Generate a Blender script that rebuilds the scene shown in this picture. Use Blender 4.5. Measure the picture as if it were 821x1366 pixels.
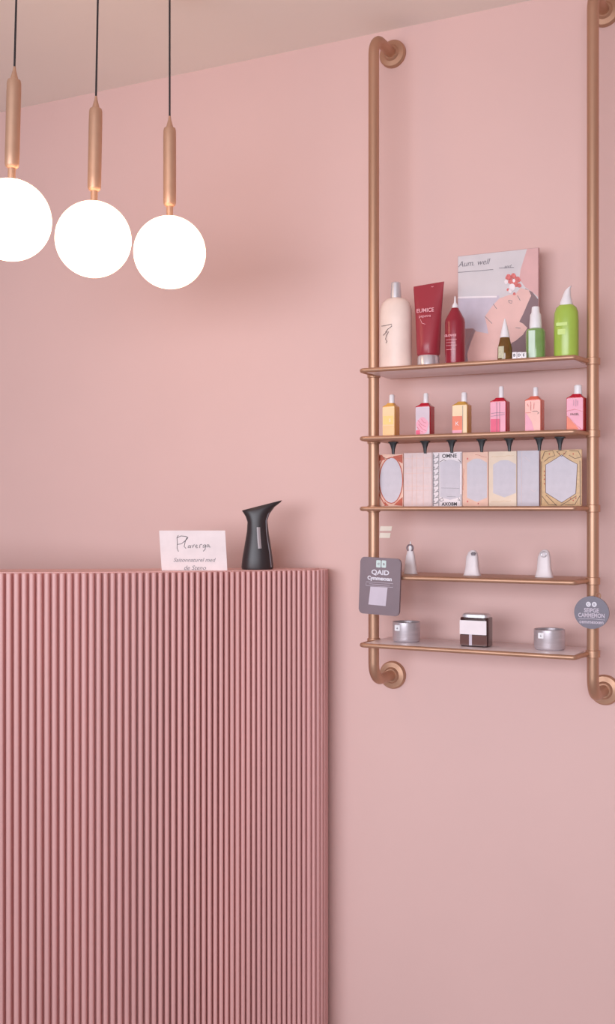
import bpy, bmesh, math, random
from math import sin, cos, radians, pi
from mathutils import Vector, Matrix
random.seed(4)
SC = bpy.context.scene
COL = SC.collection
for _o in list(bpy.data.objects): bpy.data.objects.remove(_o)

# ------------------------------------------------------------------ camera
F = 1500.0                      # focal length in pixels of the 821 x 1366 frame
EYE = 1.35                      # eye height
cam_d = bpy.data.cameras.new('camera'); cam_d.sensor_fit = 'VERTICAL'
cam_d.sensor_height = 24.0; cam_d.lens = F/1366*24.0
cam = bpy.data.objects.new('camera', cam_d); COL.objects.link(cam)
cam.location = (0, 0, EYE); cam.rotation_euler = (pi/2, 0, 0)
SC.camera = cam

# ------------------------------------------------------------------ the wall's own frame
A = radians(27); CA, SA = cos(A), sin(A); D = 2.567      # pink wall: turned 27 degrees, 2.57 m from the camera
def W(t, s, z):                 # t along the wall, s out from the wall, z above the floor
    return Vector((D*SA + t*CA - s*SA, D*CA - t*SA - s*CA, z))
def P(px, py, s):               # photo point on the plane s in front of the wall -> t, z
    u = (px-410.5)/F; Y = (D-s)/(CA+u*SA); X = u*Y
    return X*CA - Y*SA, EYE + (683-py)/F*Y
def MPP(px, s):                 # metres per photo pixel there
    return (D-s)/(CA+(px-410.5)/F*SA)/F

# ------------------------------------------------------------------ world, lights, exposure
world = bpy.data.worlds.new('world'); SC.world = world; world.use_nodes = True
bg = world.node_tree.nodes['Background']; bg.inputs[0].default_value = (0.80, 0.86, 1.0, 1); bg.inputs[1].default_value = 1.0
def area(name, t, s, z, tgt, size, sizey, power, col, spread=180):
    l = bpy.data.lights.new(name, 'AREA'); l.shape = 'RECTANGLE'; l.size = size; l.size_y = sizey
    l.energy = power; l.color = col; l.spread = radians(spread)
    o = bpy.data.objects.new(name, l); COL.objects.link(o)
    o.location = W(t, s, z); d = W(*tgt) - W(t, s, z)
    o.rotation_euler = d.to_track_quat('-Z', 'Y').to_euler()
    return o
area('window_daylight', -0.85, 4.05, 1.50, (-0.95, 0, 1.2), 3.8, 1.3, 34, (0.91, 0.95, 1.035), 95)
SC.view_settings.view_transform = 'Standard'; SC.view_settings.look = 'None'
SC.view_settings.gamma = 1.0; SC.view_settings.use_curve_mapping = False
SC.view_settings.exposure = 0.12
SC.cycles.max_bounces = 10; SC.cycles.diffuse_bounces = 6; SC.cycles.transparent_max_bounces = 12

# ------------------------------------------------------------------ materials
def lin(c):
    return tuple(((v/255)/12.92 if v <= 10.3 else (((v/255)+0.055)/1.055)**2.4) for v in c)
def mat(name, rgb, rough=0.5, metal=0.0, vary=0.04, scale=30, bump=0.0, emit=None, strength=0, trans=0, alpha=1, coat=0, spec=None, stretch=None):
    m = bpy.data.materials.new(name); m.use_nodes = True; nt = m.node_tree; b = nt.nodes['Principled BSDF']
    c = lin(rgb)
    tc = nt.nodes.new('ShaderNodeTexCoord'); n = nt.nodes.new('ShaderNodeTexNoise'); n.inputs['Scale'].default_value = scale
    n.inputs['Detail'].default_value = 4
    if stretch:
        mp = nt.nodes.new('ShaderNodeMapping'); mp.inputs['Scale'].default_value = stretch
        nt.links.new(tc.outputs['Object'], mp.inputs[0]); nt.links.new(mp.outputs[0], n.inputs['Vector'])
    else: nt.links.new(tc.outputs['Object'], n.inputs['Vector'])
    r = nt.nodes.new('ShaderNodeValToRGB'); r.color_ramp.elements[0].position = 0.3; r.color_ramp.elements[1].position = 0.7
    r.color_ramp.elements[0].color = (*[max(0, v*(1-vary)) for v in c], 1); r.color_ramp.elements[1].color = (*[min(1, v*(1+vary)) for v in c], 1)
    nt.links.new(n.outputs[0], r.inputs[0]); nt.links.new(r.outputs[0], b.inputs['Base Color'])
    b.inputs['Roughness'].default_value = rough; b.inputs['Metallic'].default_value = metal
    if trans: b.inputs['Transmission Weight'].default_value = trans
    if alpha < 1: b.inputs['Alpha'].default_value = alpha
    if coat: b.inputs['Coat Weight'].default_value = coat; b.inputs['Coat Roughness'].default_value = 0.1
    if spec is not None: b.inputs['Specular IOR Level'].default_value = spec
    if emit:
        b.inputs['Emission Color'].default_value = (*lin(emit), 1); b.inputs['Emission Strength'].default_value = strength
    if bump:
        bp = nt.nodes.new('ShaderNodeBump'); bp.inputs['Strength'].default_value = bump; bp.inputs['Distance'].default_value = 0.002
        nt.links.new(n.outputs[0], bp.inputs['Height']); nt.links.new(bp.outputs[0], b.inputs['Normal'])
    return m
M = {
 'wall': mat('pink_wall_paint', (226, 190, 183), 0.75, vary=0.025, scale=1.6, bump=0.03, spec=0.2),
 'ceiling': mat('ceiling_paint', (246, 236, 227), 0.85, vary=0.015, scale=2, spec=0.1),
 'white_wall': mat('white_wall_paint', (214, 208, 206), 0.8, vary=0.02, scale=2),
 'floor': mat('pale_grey_floor', (190, 184, 186), 0.5, vary=0.08, scale=6),
 'frame_paint': mat('window_frame_paint', (235, 232, 230), 0.4),
 'counter': mat('reeded_counter_paint', (220, 168, 164), 0.42, vary=0.05, scale=14, stretch=(1, 1, 0.05)),
 'countertop': mat('countertop_paint', (220, 172, 166), 0.45),
 'bronze': mat('brushed_bronze', (190, 148, 122), 0.42, metal=0.62, vary=0.06, scale=20, stretch=(1, 1, 0.1)),
 'brass': mat('satin_brass', (204, 164, 138), 0.46, metal=0.55, vary=0.04, scale=30),
 'cord': mat('black_cord', (40, 34, 38), 0.6),
 'opal': mat('lit_opal_glass', (255, 250, 244), 0.25, emit=(255, 210, 172), strength=3.5),
 'palegls': mat('pale_shelf_board', (240, 226, 227), 0.3),
 'cream': mat('cream_plastic', (240, 216, 204), 0.42),
 'silver': mat('silver_metal', (222, 218, 222), 0.28, metal=0.6),
 'silver2': mat('brushed_silver', (206, 196, 200), 0.34, metal=0.55, vary=0.08, stretch=(1, 1, 8)),
 'ink': mat('dark_ink', (58, 48, 54), 0.6),
 'redtube': mat('deep_red_plastic', (158, 50, 62), 0.33),
 'redbottle': mat('crimson_plastic', (146, 30, 48), 0.28, coat=0.3),
 'pinkprint': mat('pink_print', (240, 170, 178), 0.5),
 'whiteprint': mat('white_print', (244, 232, 234), 0.5),
 'white': mat('white_plastic', (240, 236, 238), 0.35),
 'amber': mat('olive_amber_glass', (112, 76, 26), 0.12, coat=0.5, vary=0.25, scale=60),
 'amberlab': mat('amber_label_paper', (196, 190, 160), 0.5, vary=0.15, scale=200),
 'green': mat('green_glass', (128, 162, 96), 0.18, coat=0.4, vary=0.1),
 'greenlab': mat('pale_green_label', (206, 226, 206), 0.45),
 'lime': mat('lime_plastic', (166, 194, 80), 0.3, coat=0.2),
 'limeprint': mat('lime_print', (202, 226, 130), 0.4),
 'paper': mat('white_paper', (240, 226, 226), 0.7),
 'poster': mat('poster_grey', (214, 206, 208), 0.6, vary=0.05, scale=14),
 'posteredge': mat('poster_edge', (190, 150, 150), 0.6),
 'lav': mat('poster_lavender', (206, 194, 206), 0.6, vary=0.06, scale=30),
 'skin': mat('printed_skin', (234, 190, 182), 0.6, vary=0.04, scale=25),
 'skin2': mat('printed_skin_deeper', (222, 174, 172), 0.6, vary=0.05, scale=25),
 'taupe': mat('printed_taupe', (136, 110, 114), 0.6),
 'coral': mat('printed_coral', (218, 116, 112), 0.6, vary=0.2, scale=200),
 'greyline': mat('printed_grey', (130, 122, 128), 0.6),
 'y1': mat('honey_liquid', (236, 176, 88), 0.2, coat=0.4), 'y2': mat('pale_honey_label', (250, 212, 160), 0.4),
 'y3': mat('yellow_print', (255, 214, 130), 0.4),
 'r1': mat('cherry_liquid', (196, 26, 50), 0.18, coat=0.4), 'r2': mat('grey_lilac_label', (216, 196, 206), 0.4),
 'p1': mat('hot_pink_print', (232, 84, 122), 0.4), 'p2': mat('light_pink_label', (240, 166, 186), 0.4),
 'o1': mat('orange_print', (238, 128, 96), 0.4), 's1': mat('salmon_liquid', (232, 112, 90), 0.2, coat=0.4),
 's2': mat('peach_label', (246, 190, 178), 0.4), 'cr': mat('cream_label', (246, 218, 176), 0.4),
 'og': mat('ochre_liquid', (216, 164, 78), 0.2, coat=0.4),
 'clip': mat('black_clip_plastic', (44, 44, 48), 0.4),
 'cardgrey': mat('card_grey_lilac', (212, 204, 212), 0.55, vary=0.04, scale=60),
 'cardpink': mat('card_pale_pink', (234, 210, 208), 0.55, vary=0.05, scale=80),
 'cardpeach': mat('card_peach', (242, 198, 178), 0.55, vary=0.06, scale=50),
 'cardcream': mat('card_cream', (240, 218, 196), 0.55, vary=0.05),
 'rust': mat('rust_print', (196, 92, 66), 0.5, vary=0.15, scale=120),
 'gold': mat('gold_print', (220, 182, 136), 0.45, vary=0.1, scale=150),
 'brownline': mat('brown_line', (104, 66, 52), 0.5),
 'frost': mat('frosted_plastic', (240, 228, 230), 0.35, trans=0.12),
 'tag': mat('mauve_grey_tag', (124, 103, 110), 0.4), 'tag2': mat('slate_tag', (112, 103, 116), 0.4),
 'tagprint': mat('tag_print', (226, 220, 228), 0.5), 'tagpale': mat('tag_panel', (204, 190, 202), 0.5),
 'mint': mat('mint_print', (206, 222, 218), 0.5),
 'darkjar': mat('dark_brown_glass', (62, 34, 32), 0.15, coat=0.4), 'jarwarm': mat('brown_glass', (96, 54, 46), 0.18, coat=0.4),
 'dispenser': mat('charcoal_plastic', (50, 41, 43), 0.38), 'window': mat('grey_window', (188, 182, 186), 0.3),
 'light_patch': mat('painted_light_cream', (255, 244, 228), 0.5),  # cream colour stands in for light reflected onto the wall
}

# ------------------------------------------------------------------ helpers
def finish(name, bm, m, parent=None, loc=None, rot=None, ang=35, mats=None):
    bmesh.ops.recalc_face_normals(bm, faces=bm.faces)
    me = bpy.data.meshes.new(name); bm.to_mesh(me); bm.free()
    for q in (mats or [m]): me.materials.append(q)
    for p in me.polygons: p.use_smooth = True
    me.set_sharp_from_angle(angle=radians(ang))
    o = bpy.data.objects.new(name, me); COL.objects.link(o)
    if parent: o.parent = parent
    if loc is not None: o.location = loc
    if rot is not None: o.rotation_euler = rot
    return o
def tag(o, label=None, cat=None, group=None, kind=None):
    if label: o['label'] = label
    if cat: o['category'] = cat
    if group: o['group'] = group
    if kind: o['kind'] = kind
    return o
def thing(name, label, cat, loc, rz=-A, group=None, rot=None):
    o = bpy.data.objects.new(name, None); COL.objects.link(o); o.empty_display_size = 0.02
    o.location = loc; o.rotation_euler = rot or (0, 0, rz); return tag(o, label, cat, group)
def copy_tree(o, parent=None):
    c = o.copy(); COL.objects.link(c); c.parent = parent
    for ch in o.children: copy_tree(ch, c)
    return c
def box(bm, x0, x1, y0, y1, z0, z1, bev=0):
    r = bmesh.ops.create_cube(bm, size=1)
    bmesh.ops.scale(bm, vec=(x1-x0, y1-y0, z1-z0), verts=r['verts'])
    bmesh.ops.translate(bm, vec=((x0+x1)/2, (y0+y1)/2, (z0+z1)/2), verts=r['verts'])
    if bev:
        es = list({e for v in r['verts'] for e in v.link_edges})
        bmesh.ops.bevel(bm, geom=es, offset=bev, segments=2, affect='EDGES', profile=0.6)
def loft(bm, secs, n=40, cap=True):
    """secs: (z, half width, half depth, exponent, cx, cy, tilt)"""
    rings = []
    for s in secs:
        z, hw, hd, e, cx, cy, tl = (list(s) + [2, 0, 0, 0][len(s)-3:])[:7] if len(s) < 7 else s
        ring = []
        for i in range(n):
            th = 2*pi*i/n; c, q = cos(th), sin(th)
            x = hw*math.copysign(abs(c)**(2/e), c); y = hd*math.copysign(abs(q)**(2/e), q)
            ring.append(bm.verts.new((cx+x, cy+y, z+tl*x)))
        rings.append(ring)
    for a, b in zip(rings, rings[1:]):
        for i in range(n): bm.faces.new((a[i], a[(i+1) % n], b[(i+1) % n], b[i]))
    if cap: bm.faces.new(rings[0][::-1]); bm.faces.new(rings[-1])
def lathe(bm, prof, n=40):
    loft(bm, [(z, r, r, 2, 0, 0, 0) for r, z in prof], n)
def tube(bm, pts, r, n=16, closed=False):
    pts = [Vector(p) for p in pts]; N = len(pts); rings = []
    up = Vector((0, 0, 1))
    d0 = (pts[1]-pts[0]).normalized()
    x = d0.cross(up if abs(d0.z) < 0.9 else Vector((1, 0, 0))).normalized()
    for i, p in enumerate(pts):
        d = (pts[(i+1) % N]-pts[i-1]) if closed else pts[min(i+1, N-1)]-pts[max(i-1, 0)]
        d.normalize(); x = (x - d*x.dot(d)).normalized(); y = d.cross(x)
        rr = r[i] if isinstance(r, (list, tuple)) else r
        rings.append([bm.verts.new(p + rr*(cos(2*pi*k/n)*x + sin(2*pi*k/n)*y)) for k in range(n)])
    for i in range(N if closed else N-1):
        a, b = rings[i], rings[(i+1) % N]
        for k in range(n): bm.faces.new((a[k], a[(k+1) % n], b[(k+1) % n], b[k]))
    if not closed: bm.faces.new(rings[0][::-1]); bm.faces.new(rings[-1])
def prism(bm, pts, y0, y1, mi=0):           # x,z outline extruded in y (front is y0 < y1)
    a = [bm.verts.new((x, y0, z)) for x, z in pts]; b = [bm.verts.new((x, y1, z)) for x, z in pts]
    f = [bm.faces.new(a), bm.faces.new(b[::-1])]
    for i in range(len(pts)): j = (i+1) % len(pts); f.append(bm.faces.new((a[i], b[i], b[j], a[j])))
    for q in f: q.material_index = mi
def stroke(bm, pts, w, y0, y1):              # flat ink line along points
    pts = [Vector((p[0], p[1])) for p in pts]; L = []; R = []
    for i, p in enumerate(pts):
        d = (pts[min(i+1, len(pts)-1)]-pts[max(i-1, 0)]); d = d.normalized() if d.length > 1e-9 else Vector((1, 0))
        nrm = Vector((-d.y, d.x))*w/2; L.append(p+nrm); R.append(p-nrm)
    for i in range(len(pts)-1):
        prism(bm, [tuple(L[i]), tuple(L[i+1]), tuple(R[i+1]), tuple(R[i])], y0, y1)
def rrect(x0, x1, z0, z1, r, k=5):
    out = []
    for cx, cz, a0 in ((x1-r, z1-r, 0), (x0+r, z1-r, 90), (x0+r, z0+r, 180), (x1-r, z0+r, 270)):
        for i in range(k+1):
            a = radians(a0+90*i/k); out.append((cx+r*cos(a), cz+r*sin(a)))
    return out
def plate(name, outlines, y, th, m, parent):
    bm = bmesh.new()
    for p in outlines: prism(bm, p, y-th, y)
    return finish(name, bm, m, parent)
def strokes(name, lines, w, y, m, parent, th=0.0004):
    bm = bmesh.new()
    for l in lines: stroke(bm, l, w, y-th, y)
    return finish(name, bm, m, parent)
def text(name, body, size, x, y, z, m, parent, shear=0, sx=1, bold=0.0, rot=0):
    cu = bpy.data.curves.new(name, 'FONT'); cu.body = body; cu.size = size; cu.align_x = 'CENTER'; cu.align_y = 'CENTER'
    cu.shear = shear; cu.extrude = 0.00015; cu.offset = bold; cu.resolution_u = 3
    t = bpy.data.objects.new(name, cu); COL.objects.link(t)
    dg = bpy.context.evaluated_depsgraph_get(); me = bpy.data.meshes.new_from_object(t.evaluated_get(dg)); bpy.data.objects.remove(t)
    me.materials.clear(); me.materials.append(m)
    o = bpy.data.objects.new(name, me); COL.objects.link(o); o.parent = parent
    o.location = (x, y, z); o.rotation_euler = (pi/2, rot, 0); o.scale = (sx, 1, 1)
    return o

# ------------------------------------------------------------------ room (in the wall's frame)
CEIL = EYE + 1.19
T0, T1, SD = -4.0, 1.5, 4.2
def slab(name, t0, t1, s0, s1, z0, z1, m):
    bm = bmesh.new(); box(bm, t0, t1, -s1, -s0, z0, z1)
    o = finish(name, bm, m); o.location = W(0, 0, 0); o.rotation_euler = (0, 0, -A); o['kind'] = 'structure'; return o
slab('wall_back', T0-.1, T1+.1, -.1, 0, 0, CEIL, M['wall'])
slab('wall_left', T0-.1, T0, 0, SD, 0, CEIL, M['white_wall'])
slab('wall_right', T1, T1+.1, 0, SD, 0, CEIL, M['white_wall'])
slab('floor', T0-.1, T1+.1, -.1, SD+.1, -.1, 0, M['floor'])
slab('ceiling', T0-.1, T1+.1, -.1, SD+.1, CEIL, CEIL+.1, M['ceiling'])
# wall behind the camera, with the shop window
WX0, WX1, WZ0, WZ1 = -3.2, 1.3, 0.8, 2.25
bm = bmesh.new()
for a in ((T0-.1, WX0, 0, CEIL), (WX1, T1+.1, 0, CEIL), (WX0, WX1, 0, WZ0), (WX0, WX1, WZ1, CEIL)):
    box(bm, a[0], a[1], -SD-.1, -SD, a[2], a[3])
o = finish('wall_front', bm, M['white_wall']); o.location = W(0, 0, 0); o.rotation_euler = (0, 0, -A); o['kind'] = 'structure'
bm = bmesh.new()
for i in range(4):
    x = WX0 + (WX1-WX0)*i/3; box(bm, x-.03+(0.03 if i == 0 else 0)-(0.03 if i == 3 else 0), x+.03+(0.03 if i == 0 else 0)-(0.03 if i == 3 else 0), -SD-.08, -SD-.02, WZ0, WZ1)
for z in (WZ0, WZ1-.06): box(bm, WX0, WX1, -SD-.08, -SD-.02, z, z+.06)
o = finish('window_1', bm, M['frame_paint']); o.location = W(0, 0, 0); o.rotation_euler = (0, 0, -A); o['kind'] = 'structure'

# ------------------------------------------------------------------ reeded reception counter
KC = 1.16
CZ = EYE - 0.1213*KC                # counter top height
def counter():
    X, Y = -0.622, 2.25; th = 0.0; pts = [(X, Y, 0.0)]; ds = 0.0005; L = 0.0
    while X < -0.002:
        th = radians(21)*min(1, (X+0.617)/0.6); X += ds*cos(th); Y += ds*sin(th); L += ds; pts.append((X, Y, th))
    R = 0.065
    while th < radians(90): th += ds/R; X += ds*cos(th); Y += ds*sin(th); pts.append((X, Y, th))
    th = radians(90)
    while Y < 2.80: Y += ds; pts.append((X, Y, th))
    pts = [(x*KC, y*KC, t) for x, y, t in pts if (x*SA+y*CA)*KC+.009*SA < D-.010]; ds *= KC
    root = thing('reception_counter', 'pink reception counter with a vertically reeded front and a rounded right end', 'counter', (0, 0, 0), 0)
    knots = ((-10, 10.6), (100, 10), (200, 9.1), (260, 8.1), (340, 7.1), (440, 6.6), (600, 6.6))
    def pitch_m(i):
        x, y, t = pts[i]; px = 410.5+F*x/y
        if t >= radians(22): return 0.0135
        pp = 9
        for (a, pa), (b, pb) in zip(knots, knots[1:]):
            if a <= px <= b: pp = pa+(pb-pa)*(px-a)/(b-a); break
        x2, y2, _ = pts[min(i+20, len(pts)-1)]; dpx = abs(F*x2/y2-F*x/y)
        return min(0.021, max(0.010, pp*20*ds/max(dpx, 0.1)))
    i0 = 2; i = i0; front = []; topz = CZ-0.002
    while i < len(pts)-6:
        n = max(8, int(pitch_m(i)/ds)); amp = 0.0055
        n = min(n, len(pts)-1-i)
        for k in range(18):
            f = k/18; j = i+int(f*n); x, y, t = pts[j]
            if f < 0.15 or f > 0.85: h = -0.014
            else: q = (f-0.15)/0.70*2-1; h = amp*max(0, 1-abs(q)**2.8)**.5
            front.append((x+sin(t)*h, y-cos(t)*h, j))
        i += n
    iend = i
    def off(j, d): x, y, t = pts[j]; return (x-sin(t)*d, y+cos(t)*d)
    def clear(x, y):               # keep a hair's breadth off the pink wall
        over = x*SA+y*CA-(D-0.004)
        return (x, y-over/CA) if over > 0 else (x, y)
    bm = bmesh.new()
    a = [bm.verts.new((x, y, 0.0)) for x, y, j in front]; b = [bm.verts.new((x, y, topz)) for x, y, j in front]
    core = [bm.verts.new((*clear(*off(j, 0.020)), topz)) for x, y, j in front]
    for k in range(len(front)-1):
        bm.faces.new((a[k], a[k+1], b[k+1], b[k])); bm.faces.new((b[k], b[k+1], core[k+1], core[k]))
    finish('reeded_panel', bm, M['counter'], root, ang=50)
    xl = -1.10*KC; yl = pts[0][1]+0.022
    bm = bmesh.new(); box(bm, xl, pts[i0][0]+0.002, yl, yl+.03, 0, topz)
    tag(finish('end_panel', bm, M['counter'], root), 'plain flat panel left of the reeds')
    def prismz(name, d, extra, z0, z1, m):
        fr_ = [clear(*off(j, d)) for j in range(i0, iend, 12)]
        xe = fr_[-1][0]
        plan = [(xl, yl+d+.002)]+fr_+[clear(xe, 2.44*KC), clear(pts[min(i0+900, len(pts)-1)][0], pts[min(i0+900, len(pts)-1)][1]+extra), (pts[i0][0], yl+extra), (xl, yl+extra)]
        bm = bmesh.new(); lo = [bm.verts.new((x, y, z0)) for x, y in plan]; hi = [bm.verts.new((x, y, z1)) for x, y in plan]
        bm.faces.new(lo); bm.faces.new(hi)
        for k in range(len(plan)): j = (k+1) % len(plan); bm.faces.new((lo[k], lo[j], hi[j], hi[k]))
        finish(name, bm, m, root)
    prismz('body', 0.018, .12, 0, topz-.03, M['counter'])
    prismz('countertop', 0.016, .135, topz-.029, CZ, M['countertop'])
    root.location = W(-1.5, .25, 0); root.rotation_euler = (0, 0, -A)
    inv = (Matrix.Translation(root.location) @ Matrix.Rotation(-A, 4, 'Z')).inverted()
    for ch in root.children: ch.data.transform(inv)
    return root
counter()

# ------------------------------------------------------------------ pendant lamps
def make_pendant(label):
    # origin at the globe's centre; cord runs up to the ceiling
    root = thing('globe_pendant_lamp', label, 'lamp', (0, 0, 0), 0, 'row of globe pendant lamps')
    R = 0.08
    bm = bmesh.new(); prof = [(0.0006, -R)] + [(R*sin(a), -R*cos(a)) for a in [pi*k/32 for k in range(1, 29)]]
    prof += [(0.024, R*0.955), (0.012, R*0.965)]
    lathe(bm, prof, 64); finish('globe', bm, M['opal'], root, ang=80)
    bm = bmesh.new(); lathe(bm, [(0.0115, R*.94), (0.0115, R*1.0), (0.0075, R*1.02), (0.0075, R*1.275), (0.009, R*1.28)], 32)
    finish('neck', bm, M['brass'], root)
    bm = bmesh.new(); z0 = 0.102
    lathe(bm, [(0.009, z0), (0.0125, z0+.003), (0.014, z0+.008), (0.0143, z0+.03), (0.0143, z0+.150), (0.014, z0+.168), (0.0125, z0+.174), (0.008, z0+.176)], 40)
    finish('stem', bm, M['brass'], root)
    bm = bmesh.new(); lathe(bm, [(0.0085, z0+.174), (0.0065, z0+.182), (0.0035, z0+.193), (0.0025, z0+.201)], 24)
    finish('cord_grip', bm, M['brass'], root)
    bm = bmesh.new(); top = CEIL-(EYE+.577)
    lathe(bm, [(0.0021, z0+.195), (0.0021, top-.012)], 12); finish('cord', bm, M['cord'], root)
    bm = bmesh.new(); lathe(bm, [(0.012, top-.03), (0.045, top-.024), (0.052, top-.015), (0.052, top+0.001)], 40)
    finish('ceiling_rose', bm, M['brass'], root)
    return root
pend = None
for px, Y, lean, lab in ((14, 2.222, 1.5, 'lit white globe pendant on a brass stem, cut by the left picture edge'),
                         (124.5, 2.38, 1.1, 'lit white globe pendant on a brass stem, middle one of the row of three'),
                         (226.5, 2.50, 0.0, 'lit white globe pendant on a brass stem, rightmost and smallest looking of the row')):
    if pend is None: pend = o = make_pendant(lab)
    else: o = copy_tree(pend)
    o['label'] = lab; o.location = ((px-410.5)/F*Y, Y, EYE+.577); o.rotation_euler = (0, radians(lean), 0)

# ------------------------------------------------------------------ bronze shelf frame: two wall pipes and five shelves
PS = 0.12; PR = 0.0127
TL, TR = P(499, 0, PS)[0], P(791.5, 0, PS)[0]
ZT, ZB = EYE+1.128, EYE-0.401
def pipe(t, lab):
    root = thing('wall_pipe', lab, 'pipe', W(t, 0, ZB), group='bronze wall pipes of the shelf rack')
    H = ZT-ZB; r = 0.042; pts = [(0, -0.006, 0), (0, -(PS-r), 0)]
    for k in range(1, 9): a = pi/2*k/8; pts.append((0, -(PS-r)-r*sin(a), r*(1-cos(a))))
    pts.append((0, -PS, H/3)); pts.append((0, -PS, 2*H/3))
    for k in range(0, 9): a = pi/2*k/8; pts.append((0, -(PS-r)-r*cos(a), H-r+r*sin(a)))
    pts.append((0, -0.006, H))
    bm = bmesh.new(); tube(bm, pts, PR, 28); finish('pipe', bm, M['bronze'], root, ang=60)
    for z in (0, H):
        bm = bmesh.new(); lathe(bm, [(0.034, 0), (0.034, 0.007), (0.031, 0.011), (0.020, 0.013), (0.016, 0.018)], 40)
        finish('wall_flange', bm, M['bronze'], root, loc=(0, 0, z), rot=(pi/2, 0, 0))
    return root
pipe(TL, 'bronze wall pipe at the left end of the shelves, bent back to round flanges')
pipe(TR, 'bronze wall pipe at the right picture edge, bent back to round flanges')
SZ = [EYE+.3255, EYE+.169, EYE+.0075, EYE-.149, EYE-.3065]
SLAB = ['topmost bronze-rimmed shelf, carrying the large bottles and the poster',
        'second bronze shelf from the top, carrying six small square bottles',
        'middle bronze shelf, under the row of patterned cards',
        'fourth bronze shelf from the top, carrying three frosted pieces',
        'lowest bronze-rimmed shelf, carrying two silver cups and a brown jar']
SF, SB = 0.205, 0.05
RH = 0.0055
for i, z in enumerate(SZ):
    root = thing('wall_shelf', SLAB[i], 'shelf', W(TL, 0, z), group='bronze shelves of the rack')
    wdt = TR-TL; g = PR+0.0005
    bm = bmesh.new(); box(bm, g, wdt-.021, -SF+.004, -SB-.004, -RH+.0015, RH-.0005, .0006)
    finish('board', bm, M['palegls'] if i in (0, 4) else M['bronze'], root)
    bm = bmesh.new()   # rim: front bar, its return around the left pipe, right end bar, back bar
    x0 = .004; xc = wdt-.019; rr = 0.0052
    fr = [(x0, -PS-PR+.001, 0), (x0, -SF+.012, 0)] + [(x0+.010*(1-cos(a)), -SF+.010-.010*sin(a), 0) for a in [pi/2*k/6 for k in range(1, 7)]]
    fr += [(x, -SF, 0) for x in (wdt*.25, wdt*.5, wdt*.75)]
    fr += [(xc-.005+.005*sin(a), -SF+.005*(1-cos(a)), 0) for a in [pi/2*k/5 for k in range(6)]]
    fr += [(xc+.003, -SF+.03, 0), (wdt-.010, -PS-PR+.003, 0)]
    tube(bm, fr, rr, 12)
    finish('rim', bm, M['bronze'], root, ang=60)
    bm = bmesh.new(); tube(bm, [(g, -SB, 0), (wdt-g, -SB, 0)], .0045, 10); finish('back_bar', bm, M['bronze'], root, ang=60)
    for x in (0, wdt):
        bm = bmesh.new(); lathe(bm, [(PR+.0003, -.008), (PR+.0028, -.007), (PR+.0028, .007), (PR+.0003, .008)], 28)
        finish('collar', bm, M['bronze'], root, loc=(x, -PS, 0))
TOP = RH        # shelf surface above the shelf's centre line

def stand(name, label, cat, px, s, shelf, group=None, rz=0.0):
    t, _ = P(px, 0, s)
    return thing(name, label, cat, W(t, s, SZ[shelf]+TOP), -A+rz, group)
def hz(px, py, s, shelf): return P(px, py, s)[1]-(SZ[shelf]+TOP)       # height above a shelf of a photo row

# ------------------------------------------------------------------ top shelf
s = .125
k = MPP(528, s)
r = stand('lotion_bottle', 'large cream bottle with silver cap at the left end of the top shelf', 'bottle', 528.5, s, 0)
h = hz(528, 398, s, 0)
bm = bmesh.new(); w = 22*k
loft(bm, [(0, w*.96, w*.72), (.004, w, w*.76), (h*.72, w, w*.76), (h*.86, w*.97, w*.74), (h*.94, w*.84, w*.64), (h*.985, w*.6, w*.5), (h, w*.36, w*.34)], 48)
b = finish('bottle_body', bm, M['cream'], r)
zc = h*.60; q = .0011
strokes('script_mark', [[(-.024, zc), (-.012, zc+.001), (.001, zc+.003), (.002, zc-.002), (-.008, zc-.008), (-.014, zc-.015)], [(-.020, zc-.022), (-.012, zc-.015), (-.006, zc-.014), (-.011, zc-.022), (-.014, zc-.031), (-.010, zc-.036), (-.013, zc-.04)]], q, -w*.76-.0004, M['ink'], b)
bm = bmesh.new(); lathe(bm, [(7.2*k, h-.003), (7.2*k, h+.008), (6.2*k, h+20*k), (4.6*k, h+21.5*k)], 32); finish('cap', bm, M['silver'], r)

k = MPP(573, s)
r = stand('cosmetic_tube', 'deep red squeeze tube standing on its silver cap on the top shelf', 'tube', 572, s, 0)
zt = hz(573, 379, s, 0); zb = hz(573, 475, s, 0)
bm = bmesh.new()
loft(bm, [(zb, 13.5*k, 13*k), (zb+.004, 15.5*k, 14.5*k), (zb+.03, 16.3*k, 14*k), (zb+(zt-zb)*.6, 18.5*k, 9*k), (zt-.010, 21.3*k, 1.8*k, 3, 0, 0, 0), (zt, 21.7*k, .0012, 4, .001, 0, .07)], 48)
b = finish('tube_body', bm, M['redtube'], r)
bm = bmesh.new(); lathe(bm, [(13*k, 0), (14.6*k, .002), (14.6*k, zb-.004), (13*k, zb+.001)], 40); finish('cap', bm, M['silver'], r)
zz = zb+(zt-zb)*.60
text('lettering', 'EUMICE', .0125, -.001, -10*k-.0012, zz+.003, M['pinkprint'], b, bold=.0002)
text('lettering', 'pepetra', .0095, -.001, -11*k-.0016, zz-.010, M['pinkprint'], b)
strokes('mark', [[(.015, zt-.012), (.016, zt-.010), (.018, zt-.012), (.020, zt-.010)], [(-.012, zz-.017), (-.008, zz-.026), (0, zz-.029)]], .0009, -11.5*k-.0005, M['pinkprint'], b)

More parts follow.
